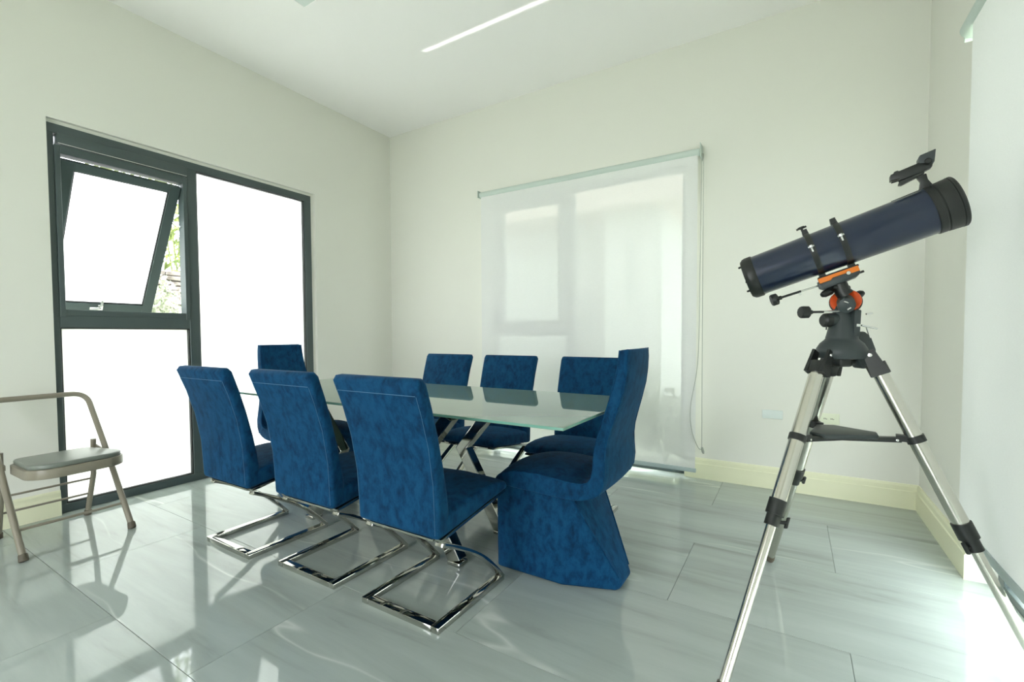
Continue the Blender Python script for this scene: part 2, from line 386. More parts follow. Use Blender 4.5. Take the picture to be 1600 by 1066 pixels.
# top-hung sash pushed open outwards
hz, hx, ang, sl = 2.150, -.045, math.radians(31.5), 1.03
Ms = Matrix.Translation((hx, 0, hz)) @ Matrix.Rotation(ang, 4, 'Y')
def Sb(bm, y0, y1, z0, z1, xa=-.022, xb=.022): box(bm, xa, xb, y0, y1, z0, z1, Ms)
bm = bm_new()
Sb(bm, -2.636, -2.572, -sl, 0); Sb(bm, -2.064, -2.0, -sl, 0); Sb(bm, -2.572, -2.064, -.052, 0); Sb(bm, -2.572, -2.064, -sl, -sl+.058)
bevel(bm, .002, 1); sash = obj('open_sash', bm, M['frame'], win1, smooth=False)
bm = bm_new(); Sb(bm, -2.574, -2.062, -sl+.056, -.05, -.004, .004); obj('frosted_pane', bm, M['frosted'], sash, smooth=False)
bm = bm_new()
for a in ((-2.572, -2.566, -sl+.058, -.052), (-2.07, -2.064, -sl+.058, -.052), (-2.566, -2.07, -sl+.058, -sl+.064), (-2.566, -2.07, -.058, -.052)): Sb(bm, *a, .005, .016)
obj('gasket', bm, M['gasket'], sash, smooth=False)
bm = bm_new()     # cockspur handle on the bottom rail
Sb(bm, -2.335, -2.305, -sl+.012, -sl+.05, .022, .034); Sb(bm, -2.385, -2.32, -sl+.022, -sl+.038, .034, .05); Sb(bm, -2.328, -2.312, -sl+.03, -sl+.095, .036, .046)
bevel(bm, .004, 2); obj('handle', bm, M['silver'], sash)
bm = bm_new()     # friction stay on the right side
e = Ms @ Vector((0, 0, -.26))
tube(bm, [(e.x, -1.998, e.z), (-.055, -1.998, 1.86)], .004, 8); tube(bm, [(-.06, -1.997, 2.15), (e.x+.01, -1.997, e.z)], .004, 8)
obj('friction_stay', bm, M['silver'], win1)

# ------------------------------------------------------------------ window_2 (back wall), behind the sheer blind
def W2box(bm, x0, x1, z0, z1, ya=.05, yb=.11): box(bm, x0, x1, ya, yb, z0, z1)
bm = bm_new()
W2box(bm, W2[0], 1.335, 0, 2.35); W2box(bm, 3.022, W2[1], 0, 2.35); W2box(bm, 1.335, 3.022, 2.30, 2.35); W2box(bm, 1.335, 3.022, 0, .045)
W2box(bm, 2.07, 2.135, .045, 2.30); W2box(bm, 1.335, 2.07, 1.06, 1.15)
bevel(bm, .002, 1); win2 = struct(obj('window_2', bm, M['frame'], smooth=False))
bm = bm_new()
for a in ((1.335, 1.42, 1.15, 2.30), (1.985, 2.07, 1.15, 2.30), (1.42, 1.985, 2.225, 2.30), (1.42, 1.985, 1.15, 1.2)): W2box(bm, *a, ya=.04, yb=.10)
bevel(bm, .002, 1); obj('sash_frame', bm, M['frame'], win2, smooth=False)
for a in ((1.42, 1.985, 1.2, 2.225), (1.335, 2.07, .045, 1.06), (2.135, 3.022, .045, 2.30)):
    bm = bm_new(); W2box(bm, *a, ya=.075, yb=.081); obj('pane', bm, M['clear'], win2, smooth=False)
# sheer roller blind
def roller(name, label, ax, p0, p1, z, r, fab0, fab1, fz0, mfab, off):
    """ax 'x' or 'y': direction of the tube; off = constant coordinate of the cloth"""
    t = thing(name, label, 'blind')
    P = (lambda a, q, zz: Vector((a, q, zz))) if ax == 'x' else (lambda a, q, zz: Vector((q, a, zz)))
    bm = bm_new(); d = 1 if p1 > p0 else -1
    c = off + (.5*r if ax == 'x' else .5*r)
    lathe(bm, [(r*.6, 0), (r, .004), (r, abs(p1-p0)-.004), (r*.6, abs(p1-p0))], P(p0, c, z), P(p1, c, z)-P(p0, c, z), 28)
    obj('cassette', bm, M['blindtube'], t)
    bm = bm_new(); n = 40; rows = []
    for i in range(n+1):
        a = fab0+(fab1-fab0)*i/n
        rows.append([bm.verts.new(P(a, off+.0012*math.sin(i*.9), fz0)), bm.verts.new(P(a, off, z-r*.3))])
    for q, s in zip(rows, rows[1:]): bm.faces.new((q[0], s[0], s[1], q[1]))
    obj('cloth', bm, mfab, t)
    bm = bm_new()
    if ax == 'x': box(bm, fab0-.004, fab1+.006, off-.008, off+.008, fz0-.018, fz0+.012)
    else: box(bm, off-.008, off+.008, fab0-.004, fab1+.004, fz0-.018, fz0+.012)
    bevel(bm, .004, 2); obj('bottom_bar', bm, M['bar'], t)
    return t
b1 = roller('roller_blind', 'sheer pale roller blind drawn down over the back window', 'x', 1.237, 3.165, 2.375, .027, 1.252, 3.15, .075, M['blind'], -.075)
for q in ((3.166, 3.172, -.10, -.0, 2.33, 2.43), (1.229, 1.235, -.10, 0, 2.345, 2.41)):
    bm = bm_new(); box(bm, *q); bevel(bm, .002, 1); obj('bracket', bm, M['blindtube'], b1)
bm = bm_new(); pts = smooth_path([(3.186, -.06, 2.36), (3.187, -.055, 1.3), (3.190, -.05, .32), (3.193, -.045, .22)], 8); tube(bm, pts, .0025, 6)
pts = smooth_path([(3.178, -.075, 2.36), (3.172, -.075, 1.6), (3.165, -.085, .9), (3.118, -.09, .55), (3.125, -.09, .38), (3.165, -.07, .25), (3.193, -.045, .22)], 8); tube(bm, pts, .0022, 6)
obj('pull_cord', bm, M['cord'], b1)
bm = bm_new(); lathe(bm, [(.003, 0), (.009, .006), (.01, .035), (.006, .05)], (3.19, -.047, .245), (.25, 0, -1), 12); obj('cord_weight', bm, M['cord'], b1)
# large blind over the right hand glazing
b2 = roller('roller_blind', 'long off-white roller blind along the right wall beside the telescope', 'y', -.985, -4.70, 2.315, .033, -1.09, -4.66, .30, M['blind2'], 4.335)
bm = bm_new(); box(bm, 4.335, 4.41, -.984, -.978, 2.27, 2.35); bevel(bm, .002, 1); obj('bracket', bm, M['blindtube'], b2)
# window_3: full height sliding glazing behind it
bm = bm_new()
for a in ((-.99, -.925), (-4.75, -4.69), (-2.87, -2.80)): box(bm, W+.09, W+.14, a[0], a[1], 0, 2.33)
box(bm, W+.09, W+.14, -4.69, -.99, 2.27, 2.33); box(bm, W+.09, W+.14, -4.69, -.99, 0, .03)
bevel(bm, .002, 1); win3 = struct(obj('window_3', bm, M['frame'], smooth=False))
for y0, y1 in ((-2.80, -.99), (-4.69, -2.87)):
    bm = bm_new(); box(bm, W+.112, W+.118, y0, y1, .03, 2.27); obj('pane', bm, M['clear'], win3, smooth=False)

# wall plates
bm = bm_new(); box(bm, 3.573, 3.697, -.008, 0, .486, .546); bevel(bm, .004, 2)
tag(obj('wall_plate', bm, M['plate']), 'blank white wall plate left of the tripod on the back wall', 'wall plate')
bm = bm_new(); box(bm, 3.895, 4.012, -.008, 0, .478, .55); bevel(bm, .004, 2)
ou = tag(obj('socket_outlet', bm, M['plate2']), 'cream double socket outlet above the skirting behind the tripod', 'socket')
for cx in (3.935, 3.972):
    bm = bm_new(); box(bm, cx-.015, cx+.015, -.0105, -.008, .499, .529); bevel(bm, .002, 1); so = obj('socket_face', bm, M['plate2'], ou)
    bm = bm_new()
    for dx, w in ((-.006, .0015), (.001, .0015)): box(bm, cx+dx-w, cx+dx+w, -.0112, -.0104, .511, .52)
    lathe(bm, [(.0026, 0), (.0026, .0008)], (cx+.0085, -.0104, .5135), (0, -1, 0), 10); obj('slot', bm, M['black'], so)
# recessed square downlight
t = thing('ceiling_downlight', 'square recessed ceiling downlight, unlit, near the left wall', 'ceiling light', (1.10, -1.79, H))
bm = bm_new()
for a in ((-.1, .1, -.1, -.085), (-.1, .1, .085, .1), (-.1, -.085, -.085, .085), (.085, .1, -.085, .085)): box(bm, *a, -.006, 0)
bevel(bm, .002, 1); obj('trim_ring', bm, M['ceiling'], t)
bm = bm_new(); box(bm, -.085, .085, -.085, .085, -.003, 0); obj('diffuser', bm, M['plate'], t)

# ------------------------------------------------------------------ Z-frame dining chairs
def make_chair(label, loc, rotz, group):
    t = thing('dining_chair', label, 'chair', loc, rotz, group)
    fx = lambda a, b, h: Vector((h, a, b))
    # chrome frame: floor loop open at the front, curved diagonals, seat rails
    bm = bm_new()
    for s in (-1, 1): box(bm, s*.200-(.036 if s > 0 else 0), s*.200+(.036 if s < 0 else 0), -.225, .215, 0, .024)
    box(bm, -.164, .164, -.225, -.189, 0, .024); bevel(bm, .003, 2); obj('floor_frame', bm, M['chrome'], t)
    for s in (-1, 1):
        x0, x1 = sorted((s*.200, s*.164)); bm = bm_new()
        path = smooth_path([(.213, .014), (.155, .078), (.08, .150), (0, .208), (-.09, .262), (-.175, .305), (-.196, .313)], 4)
        strip(bm, path, x0, x1, .017, lambda h, a, b: Vector((h, a, b))); bevel(bm, .0025, 2); obj('leg', bm, M['chrome'], t)
        bm = bm_new(); strip(bm, [(-.200, .330), (-.10, .347), (.10, .374), (.225, .392)], x0, x1, .013, lambda h, a, b: Vector((h, a, b)))
        bevel(bm, .002, 1); obj('seat_rail', bm, M['chrome'], t)
    for q in ((.19, .222, .382, .394), (-.21, -.18, .324, .336)):
        bm = bm_new(); box(bm, -.164, .164, *q); bevel(bm, .002, 1); obj('cross_rail', bm, M['chrome'], t)
    # seat
    bm = bm_new()
    rows = [(-.205, .345, .425), (-.15, .352, .437), (-.02, .368, .452), (.10, .385, .457), (.19, .395, .452), (.232, .403, .436)]
    xs = [-.208, -.15, 0, .15, .208]
    top = [[bm.verts.new((x, y, zt-(.008 if abs(x) > .2 else 0)+(.006 if x == 0 else 0))) for x in xs] for y, zb, zt in rows]
    bot = [[bm.verts.new((x, y, zb)) for x in xs] for y, zb, zt in rows]
    for i in range(5):
        for j in range(4):
            bm.faces.new((top[i][j], top[i][j+1], top[i+1][j+1], top[i+1][j])); bm.faces.new((bot[i][j], bot[i+1][j], bot[i+1][j+1], bot[i][j+1]))
    for i in range(5):
        for j in (0, 4): bm.faces.new((top[i][j], top[i+1][j], bot[i+1][j], bot[i][j]))
    for j in range(4):
        for i in (0, 5): bm.faces.new((top[i][j], top[i][j+1], bot[i][j+1], bot[i][j]))
    bevel(bm, .016, 4, 50); obj('seat', bm, M['velvet'], t, ang=80)
    # back
    bm = bm_new()
    prof = [(-.228, .340), (-.232, .44), (-.238, .54), (-.262, .68), (-.298, .80), (-.338, .905), (-.325, .924), (-.300, .926), (-.282, .908),
            (-.252, .82), (-.222, .72), (-.192, .60), (-.172, .50), (-.163, .44), (-.165, .348)]
    prism(bm, prof, -.208, .208, fx)
    for v in bm.verts: v.co.x *= 1+.035*max(0, (v.co.z-.35)/.55)
    bevel(bm, .017, 4, 60); back = obj('backrest', bm, M['velvet'], t, ang=80)
    bm = bm_new()      # stitched seams
    rear = [(-.2295, .36), (-.2335, .44), (-.2395, .54), (-.2635, .68), (-.2995, .80), (-.324, .865)]
    for s in (-1, 1): tube(bm, [(s*.193*(1+.035*max(0, (z-.35)/.55)), y, z) for y, z in rear], .0006, 5)
    tube(bm, [(-.196, -.3255, .867), (.196, -.3255, .867)], .0012, 5)
    obj('stitching', bm, M['thread'], back)
    return t
near = 'velvet chairs on the near long side of the table'
far = 'velvet chairs on the far long side of the table'
ch = make_chair('blue velvet chair with chrome floor frame, back to us, beside the skirted end chair', (2.484, -2.165, 0), 0, near)
dup(ch, (1.912, -2.165, 0), 0, 'middle of three blue velvet chrome-framed chairs with backs to us', near)
dup(ch, (1.341, -2.205, 0), 0.0, 'blue velvet chrome-framed chair, back to us, nearest the left window', near)
dup(ch, (1.473, -1.135, 0), PI, 'blue velvet chair across the table, left of the back blind', far)
dup(ch, (2.030, -1.135, 0), PI, 'middle blue velvet chair across the table, before the blind\'s left half', far)
dup(ch, (2.650, -1.135, 0), PI, 'blue velvet chair across the table, partly behind the tall right end chair', far)

# ------------------------------------------------------------------ skirted end chairs (curved shell on a velvet plinth)
def make_end_chair(label, loc, rotz):
    t = thing('end_chair', label, 'chair', loc, rotz, 'skirted velvet chairs at the table ends')
    bm = bm_new()      # plinth
    pts = []
    for s in (-1, 1):
        pts += [(.285, s*.150, .004), (-.04, s*.152, .004), (-.262, s*.075, .004), (-.278, s*.06, .03), (-.265, s*.065, .055),
                (.250, s*.168, .405), (-.095, s*.172, .405), (.285, s*.155, .33)]
    hull(bm, pts); bevel(bm, .012, 3, 20); pl = obj('plinth', bm, M['velvet'], t, ang=60)
    bm = bm_new()
    for s in (-1, 1): tube(bm, smooth_path([(-.095, s*.170, .400), (-.180, s*.1185, .230), (-.264, s*.066, .058)], 4), .0035, 6)
    obj('piping', bm, M['velvet'], pl)
    # shell as a lofted ribbon; columns across the width, crowned seat
    inn = [(-.288, 1.008), (-.283, .95), (-.270, .88), (-.238, .76), (-.212, .67), (-.202, .60), (-.200, .535), (-.188, .49), (-.150, .472), (-.07, .474), (.04, .482), (.13, .480), (.19, .470), (.235, .455), (.262, .436), (.275, .418)]
    out = [(-.322, 1.013), (-.322, .95), (-.311, .86), (-.280, .75), (-.256, .67), (-.247, .60), (-.250, .525), (-.236, .455), (-.190, .415), (-.10, .398), (.04, .400), (.10, .400), (.15, .400), (.19, .400), (.225, .400), (.262, .402)]
    wid = [.148, .152, .156, .168, .182, .195, .204, .208, .209, .208, .203, .200, .196, .190, .184, .178]
    I = smooth_path([(a, b, w) for (a, b), w in zip(inn, wid)], 3); O = smooth_path([(a, b, w) for (a, b), w in zip(out, wid)], 3)
    bm = bm_new(); K = 10; ri = []; ro = []
    for (a, b, w), (c, d, w2) in zip(I, O):
        row = []; row2 = []
        for k in range(K+1):
            u = -1+2*k/K; cr = (1-u*u)
            zz = b + (.022*cr if a > -.12 else 0) if a > -.16 else b
            aa = a - (.006*cr if a < -.16 else 0)
            row.append(bm.verts.new((aa, u*w, zz))); row2.append(bm.verts.new((c-(.008*cr if c < -.2 else 0), u*w, d)))
        ri.append(row); ro.append(row2)
    n = len(ri)
    for i in range(n-1):
        for k in range(K):
            bm.faces.new((ri[i][k], ri[i][k+1], ri[i+1][k+1], ri[i+1][k])); bm.faces.new((ro[i][k], ro[i+1][k], ro[i+1][k+1], ro[i][k+1]))
        for k in (0, K): bm.faces.new((ri[i][k], ri[i+1][k], ro[i+1][k], ro[i][k]))
    for i in (0, n-1):
        for k in range(K): bm.faces.new((ri[i][k], ri[i][k+1], ro[i][k+1], ro[i][k]))
    bevel(bm, .009, 3, 50); sh = obj('seat_shell', bm, M['velvet'], t, ang=80)
    bm = bm_new()
    for s in (-1, 1):
        tube(bm, [(a-.002, s*(w-.001), b) for a, b, w in I[::2]], .0032, 6)
        tube(bm, [(a, s*(w-.002), b) for a, b, w in O[:24:2]], .0028, 6)
    tube(bm, [(-.318, -.135, 1.007), (-.318, .135, 1.009)], .003, 6)
    obj('piping', bm, M['velvet'], sh)
    return t
ec = make_end_chair('tall curved blue velvet chair on a skirted plinth at the table\'s right end', (2.88, -1.72, 0), PI)
dup(ec, (1.02, -1.735, 0), 0, 'tall blue velvet end chair before the left window, at table\'s far left end')

# ------------------------------------------------------------------ glass dining table
tb = thing('dining_table', 'rectangular pale green glass dining table on crossed chrome legs', 'table', (1.94, -1.75, 0))
bm = bm_new(); box(bm, -1.14, 1.14, -.44, .44, .739, .751); bevel(bm, .0015, 1); top = obj('glass_top', bm, [M['glasstop'], M['tealglass']], tb, smooth=False)
for p in top.data.polygons:
    if abs(p.normal.z) < .5: p.material_index = 1
bm = bm_new()
box(bm, -.62, .58, -.235, -.185, .70, .738); box(bm, -.62, .58, .185, .235, .70, .738); box(bm, -.62, -.55, -.185, .185, .70, .738); box(bm, .51, .58, -.185, .185, .70, .738)
bevel(bm, .003, 1); obj('underframe', bm, M['chrome'], tb)
for sx_ in (-1, 1):
    for s in (-1, 1):
        y0 = s*.193; bm = bm_new(); X = lambda q: -.055+sx_*q
        strip(bm, [(X(.535), .012), (X(.282), .44), (X(.50), .702)], y0-.03, y0+.03, .075, lambda h, a, b: Vector((a, h, b)))
        for v in bm.verts: v.co.z = min(max(v.co.z, .010), .702)
        bevel(bm, .004, 2); lg = obj('leg', bm, M['chrome'], tb, ang=20)
        bm = bm_new(); box(bm, X(.535)-.036, X(.535)+.036, y0-.034, y0+.034, 0, .02); bevel(bm, .005, 2); obj('foot', bm, M['chrome'], lg)

# ------------------------------------------------------------------ folding chair by the left window
fc = thing('folding_chair', 'taupe metal folding chair with grey vinyl seat by the left window', 'chair', (.375, -2.79, 0), math.radians(3))
# local: +x forward, y sideways
bm = bm_new()
hoop = fillet([(.235, -.215, .03), (.03, -.215, .42), (-.155, -.212, .735), (-.155, .212, .735), (.03, .215, .42), (.235, .215, .03)], .075, 8)
hoop = fillet([(.228, -.215, .03), (-.035, -.215, .405), (-.275, -.212, .732), (-.275, .212, .732), (-.035, .215, .405), (.228, .215, .03)], .075, 8)
tube(bm, hoop, .0145, 12); hp = obj('hoop_frame', bm, M['taupe'], fc)
for s in (-1, 1):
    bm = bm_new(); tube(bm, [(-.225, s*.185, .03), (-.145, s*.189, .26), (-.135, s*.190, .47)], .0135, 12); rl = obj('rear_leg', bm, M['taupe'], fc)
    bm = bm_new(); lathe(bm, [(.015, 0), (.0185, .004), (.0175, .03), (.014, .034)], (-.233, s*.185, 0), (.25, 0, 1), 14); obj('foot_cap', bm, M['rubber'], rl)
    bm = bm_new(); lathe(bm, [(.016, 0), (.0195, .004), (.018, .03), (.0155, .036)], (.244, s*.215, 0), (-.35, 0, 1), 14); obj('foot_cap', bm, M['rubber'], hp)
    bm = bm_new(); hull(bm, [(-.15, s*.203, .40), (-.15, s*.203, .44), (-.03, s*.203, .42), (-.03, s*.203, .395), (-.15, s*.196, .40), (-.15, s*.196, .44), (-.03, s*.196, .42), (-.03, s*.196, .395)])
    lathe(bm, [(.008, 0), (.006, .006)], (-.045, s*.223, .408), (0, s, 0), 10); obj('pivot_bracket', bm, M['taupe'], fc)
bm = bm_new(); tube(bm, [(.157, -.215, .13), (.157, .215, .13)], .007, 8); obj('stretcher', bm, M['taupe'], fc)
for zz, xx in ((.14, -.187), (.235, -.154)):
    bm = bm_new(); tube(bm, [(xx, -.185, zz), (xx, .185, zz)], .006, 8); obj('stretcher', bm, M['taupe'], fc)
def seat_outline(g=0):
    o = [(-.145, -.150), (-.145, .150), (.215, .195), (.235, -.195)]
    o = [(-.115-g, -.160-g), (.235, -.192-g), (.305+g, -.13), (.305+g, .13), (.235, .192+g), (-.115-g, .160+g)]
    L = [Vector((a, b, 0)) for a, b in o]; L = [(L[-1]+L[0])/2]+L+[(L[-1]+L[0])/2]
    return [(p.x, p.y) for p in fillet(L, .05, 4)[:-1]]
tl = lambda a, b, h: Vector((a, b, h+.012*a/.25))
bm = bm_new(); prism(bm, seat_outline(.006), .368, .415, tl); bevel(bm, .003, 2, 50); st = obj('seat_pan', bm, M['taupe'], fc, ang=60)
bm = bm_new(); prism(bm, seat_outline(-.004), .413, .440, tl); bevel(bm, .010, 4, 50); obj('seat_pad', bm, M['vinyl'], fc, ang=80)

# ------------------------------------------------------------------ telescope
ax = Vector((.945, -.032, .326)).normalized(); sx = ax.cross(Vector((0, 0, 1))).normalized(); ux = sx.cross(ax).normalized()
TM = Vector((3.885, -1.653, 1.378)); HB = Vector((3.892, -1.655, 0)); fv = Vector((-.521, .853, 0)).normalized(); rv = Vector((.854, .521, 0)).normalized()
ts = thing('telescope', 'dark blue reflector telescope on an equatorial mount with steel tripod', 'telescope', (HB.x, HB.y, 0))
O = Vector((HB.x, HB.y, 0))
def TP(a, u, s=0): return TM+ax*a+ux*u+sx*s-O
def HP(r, z, d=0): return HB+rv*r+fv*d+Vector((0, 0, z))-O
bm = bm_new(); lathe(bm, [(.0745, -.285), (.0745, .255)], TP(0, 0), ax, 64); tu = obj('optical_tube', bm, M['tube'], ts)
bm = bm_new(); lathe(bm, [(.04, -.304), (.069, -.309), (.0765, -.300), (.0785, -.292), (.0785, -.272), (.0765, -.268)], TP(0, 0), ax, 64)
for k in range(3):
    an = k*2.094+.5; lathe(bm, [(.004, -.3), (.004, -.318), (.002, -.32)], TP(0, 0)+(ux*math.cos(an)+sx*math.sin(an))*.055, ax, 8)
rc = obj('rear_cell', bm, M['black'], tu)
bm = bm_new(); lathe(bm, [(.0765, .243), (.078, .245), (.078, .262), (.0765, .263), (.0765, .266), (.079, .268), (.0805, .298), (.079, .2985), (.079, .301), (.0815, .302), (.0815, .310), (.079, .313), (.072, .3135), (.066, .305), (.066, .28), (0, .28)], TP(0, 0), ax, 64)
obj('front_cell', bm, M['black'], tu)
for an, a in ((-.9, -.282), (.6, .258), (-.2, .258)):
    bm = bm_new(); p = TP(a, 0)+(ux*math.cos(an)+sx*math.sin(an))*.0775; lathe(bm, [(.0025, 0), (.0025, .003)], p, (p-TP(a, 0)), 8); obj('screw', bm, M['gasket'], tu)
for a in (-.083, .004):
    bm = bm_new(); lathe(bm, [(.0752, a-.009), (.0785, a-.009), (.0785, a+.009), (.0752, a+.009)], TP(0, 0), ax, 64)
    prism(bm, [(a-.010, .076), (a+.010, .076), (a+.008, .096), (a-.008, .096)], -.012, .012, lambda p, q, h: TP(p, q, h))
    prism(bm, [(a-.010, -.072), (a+.010, -.072), (a+.010, -.086), (a-.010, -.086)], -.014, .014, lambda p, q, h: TP(p, q, h))
    rg = obj('tube_ring', bm, M['black'], ts)
    bm = bm_new(); p = TP(a-.002, .018, .083)
    lathe(bm, [(.004, -.006), (.008, -.003), (.008, .003), (.004, .006)], p, ux, 10); tube(bm, [p, p-ux*.02+sx*.004], .003, 8); tube(bm, [p-ax*.009, p+ax*.009], .0035, 8)
    obj('clamp_screw', bm, M['silver'], rg)
bm = bm_new(); lathe(bm, [(.004, .095), (.004, .103), (.011, .104), (.011, .110), (.004, .111)], TP(-.088, 0), ux, 14); tube(bm, [TP(-.104, .106), TP(-.072, .106)], .0035, 8); obj('piggyback_knob', bm, M['black'], ts)
bm = bm_new(); prism(bm, [(-.1, -.084), (.022, -.084), (.022, -.092), (-.1, -.092)], -.02, .02, lambda p, q, h: TP(p, q, h)); bevel(bm, .002, 1); obj('dovetail_bar', bm, M['black'], ts)
bm = bm_new()
pr = [(-.100, -.108), (-.100, -.090), (.018, -.090), (.018, -.108), (-.010, -.108), (-.018, -.102), (-.060, -.102), (-.066, -.108)]
prism(bm, pr, -.026, .034, lambda p, q, h: TP(p, q, h)); bevel(bm, .0015, 1); obj('dovetail_clamp', bm, M['orange'], ts)
bm = bm_new(); prism(bm, [(-.106, -.100), (-.106, -.120), (-.094, -.131), (.004, -.124), (.018, -.116), (.018, -.106), (-.010, -.106), (-.018, -.100), (-.060, -.100), (-.066, -.106), (-.098, -.106), (-.1, -.100)], -.03, .030, lambda p, q, h: TP(p, q, h))
bevel(bm, .002, 2); sd = obj('saddle', bm, M['darkgrey'], ts)
bm = bm_new(); lathe(bm, [(.007, 0), (.008, .004), (.006, .012)], TP(-.014, -.105, .03), sx, 12); obj('lock_bolt', bm, M['silver'], sd)
bm = bm_new(); tube(bm, [TP(.018, -.113), TP(.03, -.112)], .004, 8); obj('safety_screw', bm, M['black'], sd)
# declination axis and its slow motion rod
W0 = HP(.011, 1.183); P0 = TP(-.045, -.125)
bm = bm_new(); tube(bm, [P0, P0*.55+W0*.45, W0+Vector((0, 0, .02))], .021, 20, r2=.026); tube(bm, [P0-rv*.028+Vector((0, 0, -.012)), P0+rv*.03+Vector((0, 0, -.02))], .012, 14)
obj('declination_axis', bm, M['black'], ts)
bm = bm_new(); tube(bm, [TP(-.098, -.112, .012), TP(-.165, -.111, .03)], .0032, 8); tube(bm, [TP(-.165, -.113, .03), TP(-.165, -.124, .03)], .003, 8); cb = obj('slow_motion_rod', bm, M['silver'], ts)
bm = bm_new(); tube(bm, [TP(-.16, -.111, .03), TP(-.228, -.111, .048)], .0042, 8); tube(bm, [TP(-.222, -.111, .046), TP(-.236, -.111, .05)], .0075, 10); obj('sleeve', bm, M['black'], cb)
bm = bm_new(); lathe(bm, [(.016, 0), (.021, .003), (.022, .018), (.019, .023)], TP(-.233, -.111, .05), TP(-.256, -.111, .056)-TP(-.233, -.111, .05), 10); obj('knob', bm, M['black'], cb)
bm = bm_new(); tube(bm, [HP(-.02, 1.148, -.02), HP(-.10, 1.1445, -.03)], .0032, 8); cb = obj('slow_motion_rod', bm, M['silver'], ts)
bm = bm_new(); tube(bm, [HP(-.085, 1.144, -.028), HP(-.135, 1.143, -.035)], .0042, 8); tube(bm, [HP(-.128, 1.143, -.034), HP(-.142, 1.1425, -.036)], .0075, 10); obj('sleeve', bm, M['black'], cb)
bm = bm_new(); lathe(bm, [(.016, 0), (.021, .003), (.0215, .022), (.018, .028)], HP(-.140, 1.1425, -.036), -rv, 10); obj('knob', bm, M['black'], cb)
# setting circle facing the viewer, counterweight shaft housing in front of it
dn = (Vector((-.08, -.99, -.06))+Vector((0, 0, .55))).normalized()
bm = bm_new(); lathe(bm, [(.01, -.008), (.044, -.008), (.0455, -.004), (.0455, .001), (.043, .004), (.036, .005), (.030, .002), (.01, .002)], W0, dn, 40); sc = obj('setting_circle', bm, M['redorange'], ts)
bm = bm_new(); lathe(bm, [(.0456, -.011), (.048, -.010), (.048, -.006), (.0458, -.005)], W0, dn, 40); obj('dial_rim', bm, M['black'], sc)
cd = (Vector((-.08, -.99, -.06))+rv*.07-Vector((0, 0, .22))).normalized()
bm = bm_new(); lathe(bm, [(.024, -.03), (.026, 0), (.0265, .045), (.025, .055), (.020, .058), (.0, .059)], W0-Vector((0, 0, .004)), cd, 28); obj('shaft_housing', bm, M['darkgrey'], ts)
for r0, z0, r1, z1 in ((-.032, 1.178, -.012, 1.172), (-.020, 1.150, .004, 1.163)):
    bm = bm_new(); tube(bm, [HP(r0, z0, -.05), HP(r1, z1, -.05)], .0028, 8); obj('clamp_lever', bm, M['silver'], ts)
for q in ((-.062, 1.203, -.016, 1.224), (.052, 1.199, .090, 1.214)):
    bm = bm_new(); a = HP(q[0], q[1], .02); b = HP(q[2], q[3], .02); n = 8
    lathe(bm, [(.0, 0), (.008, .004), (.0125, .014), (.013, (b-a).length-.014), (.008, (b-a).length-.004), (0, (b-a).length)], a, b-a, 16)
    obj('wing_knob', bm, M['black'], ts)
# polar housing and tripod head
bm = bm_new()
tube(bm, [HP(-.055, 1.118, 0), HP(.042, 1.122, 0)], .023, 24); obj('polar_housing', bm, M['darkgrey'], ts)
bm = bm_new(); lathe(bm, [(.020, 0), (.024, .003), (.024, .022), (.018, .028)], HP(-.040, 1.116, 0), -rv, 20); tube(bm, [HP(-.06, 1.10, -.01), HP(-.061, 1.083, -.01)], .0025, 6); obj('polar_cap', bm, M['black'], ts)
bm = bm_new(); lathe(bm, [(.0235, 0), (.026, .002), (.026, .007), (.02, .009)], HP(.038, 1.121, 0), rv, 24); obj('polar_dial', bm, M['redorange'], ts)
bm = bm_new()
lathe(bm, [(.03, -.02), (.070, -.015), (.077, 0), (.074, .018), (.064, .036), (.051, .048), (.0475, .053), (.0475, .058), (.046, .062), (.041, .085), (.033, .115), (.028, .145), (.02, .165)], HP(0, 1.0), (0, 0, 1), 40)
obj('tripod_hub', bm, M['darkgrey'], ts)
bm = bm_new(); prism(bm, [(-.010, 1.06), (.012, 1.06), (.016, 1.15), (-.008, 1.15)], -.046, .0, lambda p, q, h: HP(p+.018, q, h)); bevel(bm, .004, 2); obj('latitude_bracket', bm, M['darkgrey'], ts)
for q in ((.010, 1.098, .022, 1.097), (.030, 1.097, .083, 1.086), (.048, 1.09, .060, 1.055), (.045, 1.135, .066, 1.138)):
    bm = bm_new(); tube(bm, [HP(q[0], q[1], -.05), HP(q[2], q[3], -.05)], .0032 if q[0] > .012 else .006, 8); obj('latitude_screw', bm, M['silver'], ts)
bm = bm_new()       # motor housing on the right of the hub
hull(bm, [HP(r, z, d) for r, z in ((.048, 1.062), (.06, 1.076), (.090, 1.077), (.112, 1.060), (.130, 1.015), (.137, .962), (.130, .952), (.085, .945), (.062, .985)) for d in (.01, .06)])
bevel(bm, .008, 3, 25); obj('motor_housing', bm, M['darkgrey'], ts, ang=60)
bm = bm_new(); hull(bm, [HP(r, z, d) for r in (-.024, .022) for z in (.955, .995) for d in (-.03, .02)]); bevel(bm, .009, 3); tube(bm, [HP(.02, .972, 0), HP(.042, .972, 0)], .011, 12); obj('lock_knob', bm, M['black'], ts)
